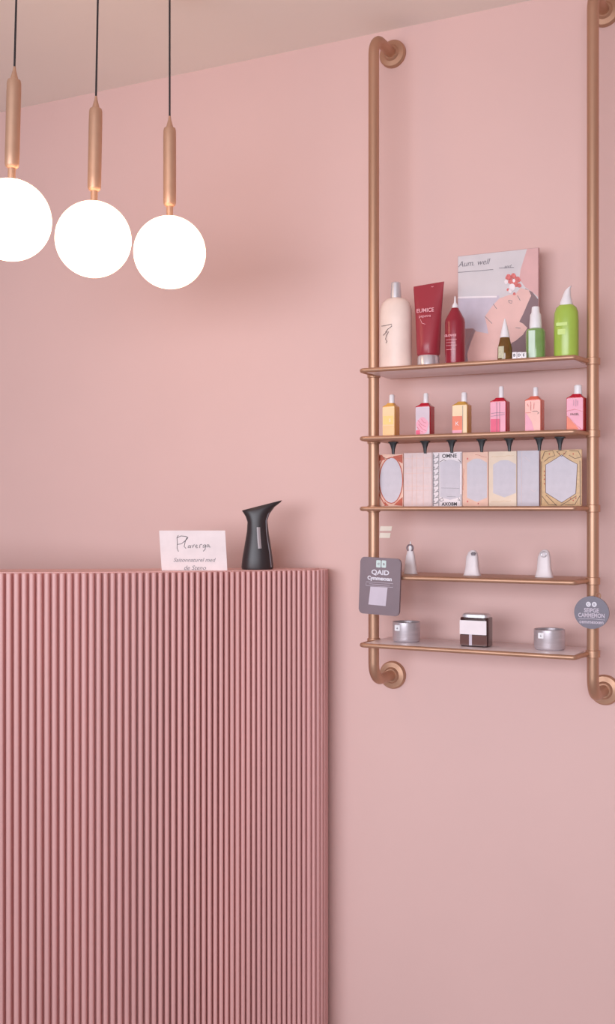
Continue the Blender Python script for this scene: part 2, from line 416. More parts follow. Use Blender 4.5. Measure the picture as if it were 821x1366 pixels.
s = .15; k = MPP(608, s)
r = stand('serum_bottle', 'crimson bottle with a white pointed nozzle in front of the poster', 'bottle', 607.5, s, 0)
h = hz(608, 411, s, 0)
bm = bmesh.new(); w = 13.4*k
loft(bm, [(0, w*.97, w*.97), (.002, w, w), (h*.74, w, w), (h*.80, w*.95, w*.95), (h*.985, w*.38, w*.38), (h, w*.34, w*.34)], 40); b = finish('bottle_body', bm, M['redbottle'], r)
bm = bmesh.new(); lathe(bm, [(4.2*k, h-.002), (3.8*k, h+.006), (1.6*k, h+.012), (.9*k, h+15*k), (.4*k, h+16*k)], 24); finish('nozzle', bm, M['white'], r)
text('lettering', 'GLOWEE', .0068, -.003, -w-.0003, h*.50, M['pinkprint'], b, bold=.0002)
strokes('fine_print', [[(-.013, h*f), (.012-.003*(j % 2), h*f)] for j, f in enumerate((.43, .38, .33, .26))], .0008, -w*.96-.0006, M['pinkprint'], b)

# poster board leaning against the wall
s = .062
tl, _ = P(611, 0, s); tr, zr = P(719, 330, s)
r = thing('poster_board', 'grey and pink printed poster board of a reclining face with flowers, behind the bottles', 'poster', W(tl, s, SZ[0]+TOP))
pw, ph = tr-tl, zr-(SZ[0]+TOP)
bm = bmesh.new(); box(bm, 0, pw, 0, .008, 0, ph, .0008); finish('board', bm, M['posteredge'], r)
def pc(cx, cy):                  # picture point read from a close crop of the poster
    t, z = P(600+cx/6.315, 320+cy/6.315, s); return (min(max(t-tl, .001), pw-.001), min(max(z-(SZ[0]+TOP), .001), ph-.001))
pm = M
def printed(name, polys, lvl, m): return plate(name, [[pc(*q) for q in p] for p in polys], -.0003*lvl, .0003, m, r)
printed('printed_ground', [[(60, 30), (770, 30), (770, 1040), (60, 1040)]], 0, M['poster'])
printed('printed_cloth', [[(60, 480), (420, 470), (420, 1040), (60, 1040)]], 1, M['lav'])
printed('printed_arm', [[(655, 60), (770, 40), (770, 480), (700, 440), (640, 400), (590, 330), (600, 250)]], 1, M['skin2'])
printed('printed_shoulder', [[(60, 790), (120, 750), (200, 745), (260, 800), (320, 900), (400, 1040), (60, 1040)]], 1, M['skin2'])
printed('printed_backdrop', [[(640, 410), (700, 440), (770, 500), (770, 1040), (420, 1040), (520, 860), (560, 640)]], 2, M['taupe'])
printed('printed_face', [[(300, 645), (360, 560), (420, 495), (500, 465), (560, 455), (600, 405), (670, 425), (690, 470), (650, 560), (625, 620), (590, 690), (620, 705), (658, 742), (620, 800), (560, 850), (525, 868), (500, 940), (470, 1040), (160, 1040), (150, 960), (190, 840), (220, 770), (330, 790)]], 3, M['skin'])
printed('printed_edge', [[(60, 480), (400, 472), (400, 486), (60, 496)]], 3, M['whiteprint'])
fl = []
for cx, cy, rr in ((500, 315, 26), (540, 305, 24), (575, 335, 26), (560, 375, 24), (520, 350, 24), (590, 385, 18), (495, 420, 12), (548, 455, 12)):
    fl.append([(cx+rr*cos(a)*(1+.2*sin(3*a)), cy+rr*sin(a)) for a in [2*pi*j/12 for j in range(12)]])
printed('printed_flower', fl, 4, M['coral'])
fl = []
for cx, cy, rr in ((480, 355, 16), (545, 345, 12), (530, 400, 26), (515, 430, 16)):
    fl.append([(cx+rr*cos(a), cy+rr*sin(a)*1.2) for a in [2*pi*j/10 for j in range(10)]])
printed('printed_petal', fl, 5, M['whiteprint'])
strokes('printed_line', [[pc(*q) for q in l] for l in ([(370, 540), (400, 582)], [(300, 645), (360, 705)], [(500, 510), (530, 515), (525, 535), (505, 530), (500, 510)], [(560, 740), (600, 745)], [(575, 470), (598, 512)], [(60, 276), (160, 268), (370, 250)], [(420, 238), (545, 232)])], .0011, -.0012, M['greyline'], r)
t0 = pc(215, 195); text('lettering', 'Aum. well', .0185, t0[0]-.003, -.0006, t0[1], M['greyline'], r, shear=.3, sx=1.0)
t0 = pc(490, 232); text('lettering', 'and', .011, t0[0], -.0006, t0[1]+.002, M['greyline'], r, shear=.3)

s = .16; k = MPP(674, s)
r = stand('dropper_bottle', 'tiny olive brown bottle with a white cone tip on the top shelf', 'bottle', 674, s, 0)
h = hz(674, 450, s, 0)
bm = bmesh.new(); w = 10*k
loft(bm, [(0, w*.95, w*.95), (.002, w, w), (h*.55, w*.97, w*.97), (h*.8, w*.76, w*.76), (h, w*.62, w*.62)], 32); b = finish('bottle_body', bm, M['amber'], r)
bm = bmesh.new(); lathe(bm, [(6.6*k, h-.001), (6.2*k, h+.004), (3.6*k, h+14*k), (.8*k, h+24.5*k), (.3*k, h+25*k)], 28); finish('cone_cap', bm, M['white'], r)
bm = bmesh.new(); loft(bm, [(h*.12, w*.42, w*.2, 6, -w*.22, -w*.84, 0), (h*.60, w*.40, w*.2, 6, -w*.22, -w*.80, 0)], 24); finish('label', bm, M['amberlab'], b)

s = .165
for j, (px, ch) in enumerate(((687.5, 'B'), (694, 'D'), (700, 'E'))):
    r = stand('letter_cube', 'tiny white cube with the letter %s beside the olive dropper bottle' % ch, 'cube', px, s, 0, 'letter cubes on the top shelf')
    k = MPP(px, s); zh = hz(px, 470, s, 0)
    bm = bmesh.new(); box(bm, -3*k, 3*k, -3*k, 3*k, 0, zh, .0007); b = finish('cube_body', bm, M['white'], r)
    text('letter', ch, .0085, 0, -3*k-.0002, zh*.62, M['ink'], r, bold=.0002)

s = .13; k = MPP(715, s)
r = stand('serum_bottle', 'green glass bottle with a tall white cap, right in front of the poster edge', 'bottle', 715, s, 0)
h = hz(715, 438, s, 0)
bm = bmesh.new(); w = 13*k
loft(bm, [(0, w*.97, w*.97), (.002, w, w), (h*.88, w, w), (h*.96, w*.88, w*.88), (h, w*.62, w*.62)], 40); b = finish('bottle_body', bm, M['green'], r)
bm = bmesh.new(); lathe(bm, [(8.2*k, h-.002), (8.2*k, h+.008), (7.2*k, h+18*k), (5.5*k, h+21*k), (5*k, h+28*k), (4*k, h+28.8*k)], 32); finish('cap', bm, M['white'], r)
bm = bmesh.new(); loft(bm, [(h*.06, w*.36, w*.2, 6, -w*.12, -w*.83, 0), (h*.9, w*.36, w*.2, 6, -w*.12, -w*.83, 0)], 24); finish('label', bm, M['greenlab'], b)

k = MPP(756, s)
r = stand('lotion_bottle', 'lime green bottle with a white bent nozzle at the right end of the top shelf', 'bottle', 756, s, 0)
h = hz(756, 407, s, 0)
bm = bmesh.new(); w = 16.3*k
loft(bm, [(0, w*.96, w*.8), (.003, w, w*.84), (h*.7, w, w*.84), (h*.86, w*.97, w*.8), (h*.95, w*.82, w*.7), (h, w*.56, w*.5)], 48); b = finish('bottle_body', bm, M['lime'], r)
bm = bmesh.new()
loft(bm, [(h-.002, 8.8*k, 8.8*k), (h+.006, 8.2*k, 8.2*k), (h+12*k, 5.4*k, 5.6*k, 2, .5*k, 0, 0), (h+20*k, 4.0*k, 4*k, 2, 1.6*k, 0, .35), (h+23*k, 3.6*k, 2.4*k, 2, 3.6*k, 0, .6), (h+24.5*k, 1.6*k, 1.0*k, 2, 6.6*k, 0, .6)], 32)
finish('nozzle', bm, M['white'], r)
bm = bmesh.new(); prism(bm, rrect(-w*.62, w*.30, h*.60, h*.66, .0015), -w*.84-.0004, -w*.6); prism(bm, rrect(-w*.5, w*.14, h*.44, h*.54, .0015), -w*.84-.0004, -w*.6); finish('print', bm, M['limeprint'], b)

# ------------------------------------------------------------------ second shelf: six square bottles
def sq_bottle(pxl, pxs, pxr, ysh, ycapb, ycap, capl, capr, body, face, label, deco):
    """px left edge, px of the front/side corner, px right edge"""
    s = .135; px = (pxl+pxs)/2; k = MPP(px, s)
    sf = s+.0165                                       # front face plane
    xa, xb = P(pxl, 0, sf)[0], P(pxs, 0, sf)[0]; w = (xb-xa)/2
    t = (xa+xb)/2
    dep = .0165
    r = thing('square_bottle', label, 'bottle', W(t, s, SZ[1]+TOP), group='small square bottles on the second shelf')
    h = hz(px, ysh, s, 1)
    bm = bmesh.new()
    loft(bm, [(0, w*.97, dep*.97, 9, 0, 0, 0), (.0015, w, dep, 9, 0, 0, 0), (h*.93, w, dep, 9, 0, 0, 0), (h, w*.62, dep*.7, 5, .001, 0, 0), (h+.003, w*.5, dep*.6, 4, .001, 0, 0)], 56)
    b = finish('bottle_body', bm, M[body], r, ang=30)
    cw = (capr-capl)/2*k; z0 = h+.002; z1 = z0+(ycapb-ycap)*k
    bm = bmesh.new(); lathe(bm, [(cw*.98, z0), (cw, z0+.002), (cw*.92, z1-.002), (cw*.7, z1)], 28); finish('cap', bm, M['white'], r, loc=((capl+capr-pxl-pxs)/2*k*.9, 0, 0))
    lb = plate('label', [rrect(-w*.90, w*.94, .002, h*.91, .0015)], -dep+.0001, .0006, M[face], b)
    deco(w, h, -dep-.0006, lb)
    return r
def d1(w, h, y, p):
    plate('print', [rrect(-w*.8, w*.8, h*.38, h*.64, .001)], y, .0003, M['y3'], p)
    text('lettering', 'S', .010, w*.25, y-.0005, h*.50, M['whiteprint'], p)
    plate('print', [rrect(-w*.85, w*.85, .003, h*.34, .001)], y, .0003, M['y1'], p)
def d2(w, h, y, p):
    pts = [(w*.8*cos(a)*(1+.12*sin(5*a)), h*.32+h*.27*sin(a)) for a in [2*pi*j/20 for j in range(20)]]
    plate('print', [pts], y, .0003, M['p2'], p)
    strokes('print_lines', [[(-w*.6, h*.5), (-w*.1, h*.35), (w*.5, h*.28)], [(-w*.1, h*.52), (w*.2, h*.42), (w*.55, h*.4)], [(-w*.7, h*.28), (-w*.3, h*.16), (w*.1, h*.12)], [(-w*.5, h*.38), (0, h*.22), (w*.5, h*.16)]], .0010, y-.0004, M['r1'], p)
    plate('print', [rrect(-w*.85, -w*.3, .003, h*.18, .001)], y-.0004, .0002, M['p1'], p)
def d3(w, h, y, p):
    plate('print', [rrect(-w*.9, w*.35, .003, h*.58, .001)], y, .0003, M['o1'], p)
    text('lettering', 'K', .013, -w*.3, y-.0005, h*.34, M['whiteprint'], p)
    plate('print', [rrect(-w*.9, w*.3, .003, h*.14, .001)], y-.0003, .0002, M['p2'], p)
    strokes('print_lines', [[(w*.42, h*.9), (w*.42, .004)]], .0007, y-.0003, M['greyline'], p)
def d4(w, h, y, p):
    plate('print', [rrect(-w*.85, w*.3, .003, h*.42, .001)], y, .0003, M['p1'], p)
    strokes('print_lines', [[(-w*.1, h*.9), (-w*.1, .004)], [(w*.25, h*.9), (w*.25, .004)], [(-w*.8, h*.50), (w*.85, h*.54)], [(-w*.8, h*.58), (0, h*.60), (w*.85, h*.58)]], .0007, y-.0004, M['greyline'], p)
def d5(w, h, y, p):
    plate('print', [[(-w*.88, .003), (w*.2, .003), (-w*.1, h*.3), (-w*.6, h*.5), (-w*.88, h*.56)]], y, .0003, M['p2'], p)
    strokes('print_lines', [[(-w*.6, h*.82), (-w*.5, h*.74)], [(-w*.2, h*.88), (-w*.2, h*.62)], [(w*.2, h*.84), (w*.15, h*.66)], [(-w*.85, h*.56), (-w*.2, h*.56)]], .0010, y-.0004, M['coral'], p)
    strokes('print_lines', [[(0, h*.60), (w*.5, h*.60), (w*.8, h*.54), (w*.6, h*.52)]], .0008, y-.0004, M['ink'], p)
def d6(w, h, y, p):
    plate('print', [[(-w*.9, .003), (w*.5, .003), (0, h*.2), (-w*.88, h*.42)]], y, .0003, M['o1'], p)
    strokes('print_lines', [[(-w*.88, h*.56), (0, h*.60), (w*.9, h*.54)], [(-w*.8, h*.42), (0, h*.2), (w*.7, h*.05)]], .0013, y-.0004, M['r1'], p)
    text('lettering', 'PAGEL', .0065, 0, y-.0005, h*.46, M['brownline'], p, bold=.0001)
    strokes('print_lines', [[(-w*.1, h*.86), (-w*.1, h*.7)], [(w*.15, h*.88), (w*.15, h*.68)], [(w*.35, h*.84), (w*.35, h*.7)]], .0006, y-.0004, M['greyline'], p)
sq_bottle(510, 527, 538, 540, 539, 527, 516, 523.5, 'y1', 'y2', 'honey yellow square bottle with white cap, leftmost on the second shelf', d1)
sq_bottle(554, 574, 580, 540, 537, 523, 562, 569, 'r1', 'r2', 'red square bottle with a pink leaf print on a grey label', d2)
sq_bottle(603, 624, 630, 538, 535, 522, 613, 621, 'og', 'cr', 'yellow square bottle with an orange print, between two red-pink bottles', d3)
sq_bottle(653.5, 675.5, 681.5, 533, 534, 518, 663, 670, 'r1', 'p2', 'red square bottle with crossed grey lines on a pink label', d4)
sq_bottle(700, 722, 727, 531, 528, 515, 709, 716, 's1', 's2', 'salmon orange square bottle with a peach label on the second shelf', d5)
sq_bottle(755.5, 779, 786, 528, 526.5, 513.5, 764, 775, 'r1', 'p2', 'red square bottle next to the right pipe, with the widest cap', d6)

# ------------------------------------------------------------------ third tier: patterned cards and black clips
def card(pxl, pxr, ytop, base, label, deco, s=.110):
    xa, xb = P(pxl, 0, s)[0], P(pxr, 0, s)[0]; w = xb-xa-.0008; h = hz((pxl+pxr)/2, ytop, s, 2)
    r = thing('patterned_card', label, 'card', W(xa, s, SZ[2]+TOP), group='patterned cards standing on the middle shelf')
    bm = bmesh.new(); box(bm, 0, w, 0, .006, 0, h, .0006); b = finish('card_body', bm, M[base], r)
    deco(w, h, r); return r
def hexa(w, h, l, rr, bo, to, cut, pt=.0):
    return [(l, bo+cut), (l, to-cut), (w*.0+(l+rr)/2-(rr-l)*.18, to-pt*.3), ((l+rr)/2, to), ((l+rr)/2+(rr-l)*.18, to-pt*.3), (rr, to-cut), (rr, bo+cut), ((l+rr)/2, bo)]
def wavy(x0, z0, x1, z1, amp, n=14, ph=0):
    L = []; dx, dz = x1-x0, z1-z0; d = math.hypot(dx, dz)
    for i in range(n+1): f = i/n; o = amp*sin(f*2*pi*max(1, round(d/.02))+ph); L.append((x0+dx*f-dz/d*o, z0+dz*f+dx/d*o))
    return L
def c1(w, h, p):
    el = [(w*.56+w*.46*cos(a)*(.92 if cos(a) > 0 else 1.0), h*.5+h*.44*sin(a)) for a in [2*pi*j/24 for j in range(24)]]
    el = [(min(x, w-.0006), z) for x, z in el]
    plate('panel', [el], -.0001, .0004, M['cardgrey'], p)
    strokes('ornament', [el+[el[0]], [(w*.1, h*.98), (w*.22, h*.9), (w*.1, h*.8), (w*.04, h*.6), (w*.03, h*.4), (w*.12, h*.2), (w*.28, h*.06), (w*.44, h*.02)]], .0022, -.0004, M['rust'], p)
    plate('ornament', [[(w*.6, h*.96), (w*.98, h*.99), (w*.98, h*.82), (w*.84, h*.86)], [(w*.66, h*.03), (w*.98, h*.01), (w*.98, h*.18), (w*.84, h*.12)], [(w*.0, h*.98), (w*.2, h*.99), (w*.34, h*.9), (w*.1, h*.88)], [(w*.3, h*.10), (w*.44, h*.02), (w*.3, h*.01)]], -.0004, .0003, M['rust'], p)
    strokes('ornament', [wavy(.001, h*.8, w*.16, h*.15, .0012), wavy(w*.1, h*.95, w*.5, h*.92, .0012)], .0009, -.0008, M['brownline'], p)
def c2(w, h, p):
    strokes('faint_grid', [[(w*.02, h*f), (w*.98, h*f)] for f in (.3, .38, .62, .72, .9)] + [[(w*f, h*.02), (w*f, h*.98)] for f in (.3, .46, .7)], .0005, -.0001, M['cardpeach'], p)
def c3(w, h, p):
    L = []
    for i in range(9):
        z = h*(.05+.105*i); L += [[(w*.03, z), (w*.2, z+.002)], [(w*.06, z+.003), (w*.06, z+.007)], [(w*.14, z+.002), (w*.2, z+.007)]]
    L += [[(w*.22, 0.001), (w*.22, h*.98)], [(w*.03, .001), (w*.03, h*.98)], [(w*.25, h*.82), (w*.38, h*.86), (w*.46, h*.84)], [(w*.88, h*.86), (w*.98, h*.8)], [(w*.97, h*.98), (w*.97, h*.78)],
          [(w*.97, h*.22), (w*.97, h*.02)], [(w*.24, h*.12), (w*.34, h*.16), (w*.38, h*.11), (w*.28, h*.09), (w*.24, h*.12)], [(w*.88, h*.16), (w*.94, h*.1), (w*.86, h*.12)]]
    strokes('black_lines', L, .0010, -.0002, M['ink'], p)
    text('black_lettering', 'OMNE', .0125, w*.58, -.0004, h*.925, M['ink'], p, bold=.0002)
    text('black_lettering', 'AXOBM', .0105, w*.58, -.0004, h*.04, M['ink'], p, bold=.0003)
    plate('panel', [hexa(w, h, w*.26, w*.94, h*.12, h*.86, h*.05, h*.03)], -.0001, .0003, M['cardgrey'], p)
    strokes('faint_grid', [[(w*.3, h*.34), (w*.92, h*.33)], [(w*.5, h*.18), (w*.8, h*.175)]], .0006, -.0005, M['greyline'], p)
def c4(w, h, p):
    plate('panel', [hexa(w, h, w*.18, w*.96, h*.08, h*.88, h*.08, h*.03)], -.0001, .0003, M['cardgrey'], p)
    plate('ornament', [[(w*.2+.002*cos(a), h*.88+.0025*sin(a)) for a in [2*pi*j/8 for j in range(8)]], [(w*.2+.002*cos(a), h*.09+.0025*sin(a)) for a in [2*pi*j/8 for j in range(8)]], [(w*.62+.0015*cos(a), h*.05+.0018*sin(a)) for a in [2*pi*j/8 for j in range(8)]]], -.0003, .0003, M['coral'], p)
    strokes('ornament', [wavy(w*.5, h*.95, w*.95, h*.9, .001), wavy(w*.03, h*.3, w*.04, h*.7, .0008)], .0006, -.0003, M['rust'], p)
def c5(w, h, p):
    plate('panel', [hexa(w, h, w*.16, w*.98, h*.16, h*.84, h*.08, h*.02)], -.0001, .0003, M['cardgrey'], p)
    strokes('faint_lines', [wavy(w*.1, h*.9, w*.9, h*.92, .0008), wavy(w*.1, h*.08, w*.8, h*.1, .0008)], .0006, -.0003, M['gold'], p)
def c6(w, h, p):
    strokes('faint_grid', [[(w*.2, h*.02), (w*.22, h*.98)], [(w*.04, h*.06), (w*.04, h*.9)], [(w*.6, h*.3), (w*.8, h*.26), (w*.9, h*.3)], [(w*.3, h*.9), (w*.6, h*.8)]], .0006, -.0001, M['cardpink'], p)
def c7(w, h, p):
    inner = [(w*.13, h*.24), (w*.13, h*.74), (w*.3, h*.81), (w*.52, h*.91), (w*.72, h*.81), (w*.9, h*.74), (w*.86, h*.22), (w*.52, h*.06)]
    plate('panel', [inner], -.0006, .0003, M['cardgrey'], p)
    strokes('ornament', [inner+[inner[0]], [(w*.02, h*.02), (w*.02, h*.8)], [(w*.97, h*.02), (w*.96, h*.8)],
            [(w*.04, h*.84), (w*.1, h*.97), (w*.3, h*.99), (w*.36, h*.9), (w*.2, h*.86), (w*.1, h*.8)], [(w*.4, h*.97), (w*.52, h*.99), (w*.64, h*.97), (w*.52, h*.88), (w*.4, h*.97)],
            [(w*.7, h*.98), (w*.92, h*.97), (w*.99, h*.86), (w*.84, h*.84), (w*.7, h*.9)], [(w*.04, h*.18), (w*.2, h*.03), (w*.4, h*.02)], [(w*.14, h*.2), (w*.4, h*.01)], [(w*.6, h*.02), (w*.84, h*.03), (w*.96, h*.18)], [(w*.5, h*.01), (w*.88, h*.18)]], .0011, -.0009, M['brownline'], p)
    plate('ornament', [[(x+.0014*cos(a), z+.0018*sin(a)) for a in [2*pi*j/7 for j in range(7)]] for x, z in ((w*.1, h*.62), (w*.1, h*.55), (w*.1, h*.48), (w*.1, h*.4), (w*.22, h*.93), (w*.8, h*.92), (w*.86, h*.14), (w*.8, h*.1), (w*.74, h*.13), (w*.46, h*.93), (w*.58, h*.93))], -.0009, .0003, M['rust'], p)
card(503, 538.6, 606, 'cardpeach', 'card with a rust red oval ornate frame, leftmost in the row of cards', c1)
card(539, 577, 604, 'cardpink', 'plain pale pink card with a faint grid, second from the left pipe', c2)
card(577.4, 617, 603, 'whiteprint', 'white card with bold black lettering and lines around a grey panel', c3)
card(617.4, 652, 603, 'cardpeach', 'peach card with a grey panel, right of the black and white card', c4)
card(652.4, 690, 602, 'cardcream', 'cream card with a wide faint grey hexagon, fifth card of the row', c5)
card(690.4, 720, 601, 'cardgrey', 'plain grey card just left of the gold framed card', c6)
card(721.5, 777, 600, 'gold', 'large card with a gold ornate frame round a grey hexagon', c7)
P_CLIP = .113
clip_proto = None
for px, nm in ((525, 'above the rust red framed card'), (567.5, 'above the plain pink card'), (603, 'above the black lettered card'), (643, 'above the peach card'), (680, 'above the cream card'), (720, 'above the plain grey card'), (747.5, 'above the gold framed card')):
    lab = 'small black tapered clip hanging under the second shelf, '+nm
    t = P(px, 0, P_CLIP)[0]; zt = SZ[1]-RH+.0015
    if clip_proto is None:
        clip_proto = o = thing('shelf_clip', lab, 'clip', (0, 0, 0), group='black clips under the second shelf')
        H = zt-(P(px, 606, P_CLIP)[1])
        bm = bmesh.new(); loft(bm, [(-H, .0030, .0022, 3, 0, 0, 0), (-H*.6, .0042, .003, 3, 0, 0, 0), (-H*.3, .0068, .0045, 3, 0, 0, 0), (-.002, .0096, .006, 4, 0, 0, 0)], 24); finish('clip_jaw', bm, M['clip'], o)
        bm = bmesh.new(); box(bm, -.0105, .0105, -.007, .007, -.0025, 0, .0006); finish('clip_base', bm, M['clip'], o)
    else: o = copy_tree(clip_proto)
    o['label'] = lab; o.location = W(t, P_CLIP, zt)

# ------------------------------------------------------------------ fourth shelf: frosted pieces
def frosted(px, wpx, ytop, label, kind):
    s = .13; k = MPP(px, s); r = stand('frosted_holder', label, 'holder', px, s, 3, 'frosted holders on the fourth shelf')
    h = hz(px, ytop, s, 3); w = wpx/2*k
    bm = bmesh.new()
    if kind == 0:
        loft(bm, [(0, w, w*.6, 3, 0, 0, 0), (.003, w*.95, w*.55, 3, 0, 0, 0), (h*.55, w*.62, w*.4, 3, 0, 0, 0), (h*.72, w*.42, w*.3, 2, 0, 0, 0)], 36)
        b = finish('holder_body', bm, M['frost'], r)
        bm = bmesh.new(); tube(bm, [(.0075*cos(a), -.003, h*.72+.0055+.0075*sin(a)) for a in [2*pi*j/20 for j in range(20)]], .0018, 10, True); finish('ring', bm, M['tag'], r)
        bm = bmesh.new(); lathe(bm, [(.0036, h*.72), (.0045, h*.80), (.0025, h*.9), (.0006, h)], 20); finish('tip', bm, M['white'], r)
    else:
        loft(bm, [(0, w, w*.6, 3, 0, 0, 0), (.003, w*.93, w*.55, 3, 0, 0, 0), (h*.3, w*.76, w*.5, 3, 0, 0, 0), (h*.75, w*.66, w*.42, 3, 0, 0, 0), (h*.92, w*.5, w*.34, 2.5, .001, 0, 0), (h, w*.26, w*.2, 2, .002, 0, 0)], 36)
        b = finish('holder_body', bm, M['frost'], r)
        bm = bmesh.new()
        if kind == 1: loft(bm, [(h*.80, .004, .003, 2, .005, -w*.42, 0), (h*.88, .006, .003, 2, .005, -w*.38, 0), (h*.93, .003, .002, 2, .005, -w*.32, 0)], 16); finish('opening', bm, M['greyline'], r)
        else: tube(bm, [(.001+.0058*cos(a), -w*.42, h*.84+.0058*sin(a)) for a in [2*pi*j/20 for j in range(20)]], .0015, 10, True); finish('ring', bm, M['silver'], r)
    return r
frosted(548, 19, 722, 'small clear frosted holder with a pointed tip and ring, beside the square grey tag', 0)
frosted(630.5, 24, 734, 'small white frosted holder with a dark side opening, middle of the fourth shelf', 1)
frosted(726.5, 25, 733.5, 'small white frosted holder with a silver ring, nearest the right pipe', 2)

# ------------------------------------------------------------------ lowest shelf
def cup(px, wpx, ytop, label, s=.125):
    k = MPP(px, s); r = stand('metal_cup', label, 'cup', px, s, 4, 'silver cups on the lowest shelf'); h = hz(px, ytop, s, 4); w = wpx/2*k
    bm = bmesh.new(); lathe(bm, [(w*.9, 0), (w*.97, .002), (w, .005), (w, h-.001), (w*.97, h), (w*.93, h-.001), (w*.92, .006), (w*.3, .005)], 56); b = finish('cup_body', bm, M['silver2'], r)
    bm = bmesh.new(); a0 = -w*.30
    yy = -math.sqrt(w*w-a0*a0)
    prism(bm, rrect(a0-3.6*k, a0+3.6*k, h-11*k, h-3.5*k, .0012), yy-.0016, yy+.002); lb = finish('label', bm, M['white'], b)
    strokes('mark', [[(a0-.002, h-8*k), (a0+.002, h-8*k)], [(a0, h-9*k), (a0, h-6*k)]], .0009, yy-.0017, M['greyline'], lb)
    return r
cup(542.5, 37, 829, 'brushed silver cup with a tiny white label at the left end of the lowest shelf')
cup(733.5, 41, 839, 'brushed silver cup with a tiny white label at the right end of the lowest shelf')
s = .14; k = MPP(636, s)
r = stand('candle_jar', 'dark brown square jar with silver lid and white label on the lowest shelf', 'jar', 636, s, 4); h = hz(636, 823, s, 4); w = 19.5*k
bm = bmesh.new(); loft(bm, [(0, w*.95, w*.6, 7, 0, 0, 0), (.002, w, w*.65, 7, 0, 0, 0), (h-.002, w, w*.65, 7, 0, 0, 0), (h, w*.95, w*.6, 7, 0, 0, 0)], 56); b = finish('jar_body', bm, M['darkjar'], r)
bm = bmesh.new(); loft(bm, [(h-.001, w*.9, w*.56, 5, 0, 0, 0), (h+.006, w*.9, w*.56, 5, 0, 0, 0), (h+.008, w*.8, w*.5, 5, 0, 0, 0)], 48); finish('lid', bm, M['silver'], r)
plate('label', [rrect(-w*.97, w*.92, h*.42, h*.90, .001)], -w*.65+.0002, .0007, M['whiteprint'], b)
plate('lower_window', [rrect(-w*.95, w*.95, .003, h*.40, .001)], -w*.65+.0002, .0005, M['jarwarm'], b)
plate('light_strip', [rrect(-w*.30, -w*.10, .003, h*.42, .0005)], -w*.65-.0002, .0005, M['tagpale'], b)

# ------------------------------------------------------------------ tags hung on the pipes
s = .222
def pt(px, py): t, z = P(px, py, s); return t, z
tc, zc = pt(507.5, 782)
r = thing('square_tag', 'mauve grey rounded square tag hung on the left pipe, with white lettering', 'tag', W(tc, s, zc), rot=(0, radians(2.2), -A))
wd = (pt(534.5, 0)[0]-pt(480.5, 0)[0])/2; k = MPP(507, s); hh = 38.0*k
bm = bmesh.new(); prism(bm, rrect(-wd, wd, -hh, hh, .010, 6), -.0035, .0035)
bmesh.ops.bevel(bm, geom=[e for e in bm.edges if abs(e.verts[0].co.y-e.verts[1].co.y) < 1e-6], offset=.0012, segments=2, affect='EDGES')
finish('tag_plate', bm, M['tag'], r)
def tk(cx, cy):    # from the close crop (origin 470,730, scale 9.12)
    t, z = pt(470+cx/9.12, 730+cy/9.12); return t-tc, z-zc
a0, a1 = tk(292, 245), tk(348, 158); b0, b1 = tk(358, 245), tk(412, 158)
plate('emblem', [rrect(a0[0], a1[0], a0[1], a1[1], .002), rrect(b0[0], b1[0], b0[1], b1[1], .002)], -.0034, .0005, M['mint'], r)
e1, e2 = tk(322, 205), tk(386, 205)
text('emblem_letter', 'C', .0072, e1[0], -.0041, e1[1], M['tag'], r, bold=.0002); text('emblem_letter', 'B', .0072, e2[0], -.0041, e2[1], M['tag'], r, bold=.0002)
e = tk(345, 308); text('lettering', 'QAID', .0150, e[0], -.0038, e[1], M['tagprint'], r, sx=1.18, bold=.0004)
e = tk(340, 380); text('lettering', 'Cymmexxan', .0118, e[0], -.0038, e[1], M['tagprint'], r, sx=1.0, bold=.0005)
p0, p1 = tk(178, 470), tk(505, 435)
strokes('thin_frame', [[p0, (p0[0], p1[1]), p1, (p1[0], p0[1]), p0], [(p0[0]+.008, (p0[1]+p1[1])/2), (p1[0]-.008, (p0[1]+p1[1])/2)]], .0007, -.0035, M['tagpale'], r)
plate('pale_panel', [[tk(232, 482), tk(440, 485), tk(425, 712), tk(215, 700)]], -.0034, .0005, M['tagpale'], r)
bm = bmesh.new(); box(bm, -.010, .010, .0034, .0095, -.008, .008, .001)
o = finish('back_clip', bm, M['tag'], r, loc=(TL+.030-tc, 0, SZ[3]-zc))

s = .150
tc, zc = pt(790, 817)
r = thing('round_tag', 'slate grey round tag hung on the right pipe, with pale lettering', 'tag', W(tc, s, zc)); k = MPP(790, s); R = 21.8*k
bm = bmesh.new(); prism(bm, [(R*1.06*cos(a), R*sin(a)) for a in [2*pi*j/48 for j in range(48)]], -.003, .003)
bmesh.ops.bevel(bm, geom=[e for e in bm.edges if abs(e.verts[0].co.y-e.verts[1].co.y) < 1e-6], offset=.001, segments=2, affect='EDGES')
finish('tag_plate', bm, M['tag2'], r)
plate('emblem', [[(-.0065+.0052*cos(a), R*.50+.0055*sin(a)) for a in [2*pi*j/16 for j in range(16)]], [(.0060+.0052*cos(a), R*.50+.0055*sin(a)) for a in [2*pi*j/16 for j in range(16)]]], -.0029, .0005, M['tagprint'], r)
text('emblem_letter', 'C', .0068, -.0065, -.0036, R*.50, M['tag2'], r); text('emblem_letter', 'B', .0068, .0060, -.0036, R*.50, M['tag2'], r)
text('lettering', 'SEIPGE', .0125, 0, -.0033, R*.12, M['tagpale'], r, sx=.86, bold=.0003)
text('lettering', 'CAMMEMON', .0125, 0, -.0033, -R*.19, M['tagpale'], r, sx=.78, bold=.0003)
text('lettering', 'cemmexxen', .0105, 0, -.0033, -R*.58, M['tagpale'], r, bold=.0002)
strokes('thin_line', [[(-R*.8, -R*.42), (0, -R*.38), (R*.82, -R*.42)]], .0007, -.0030, M['tagpale'], r)
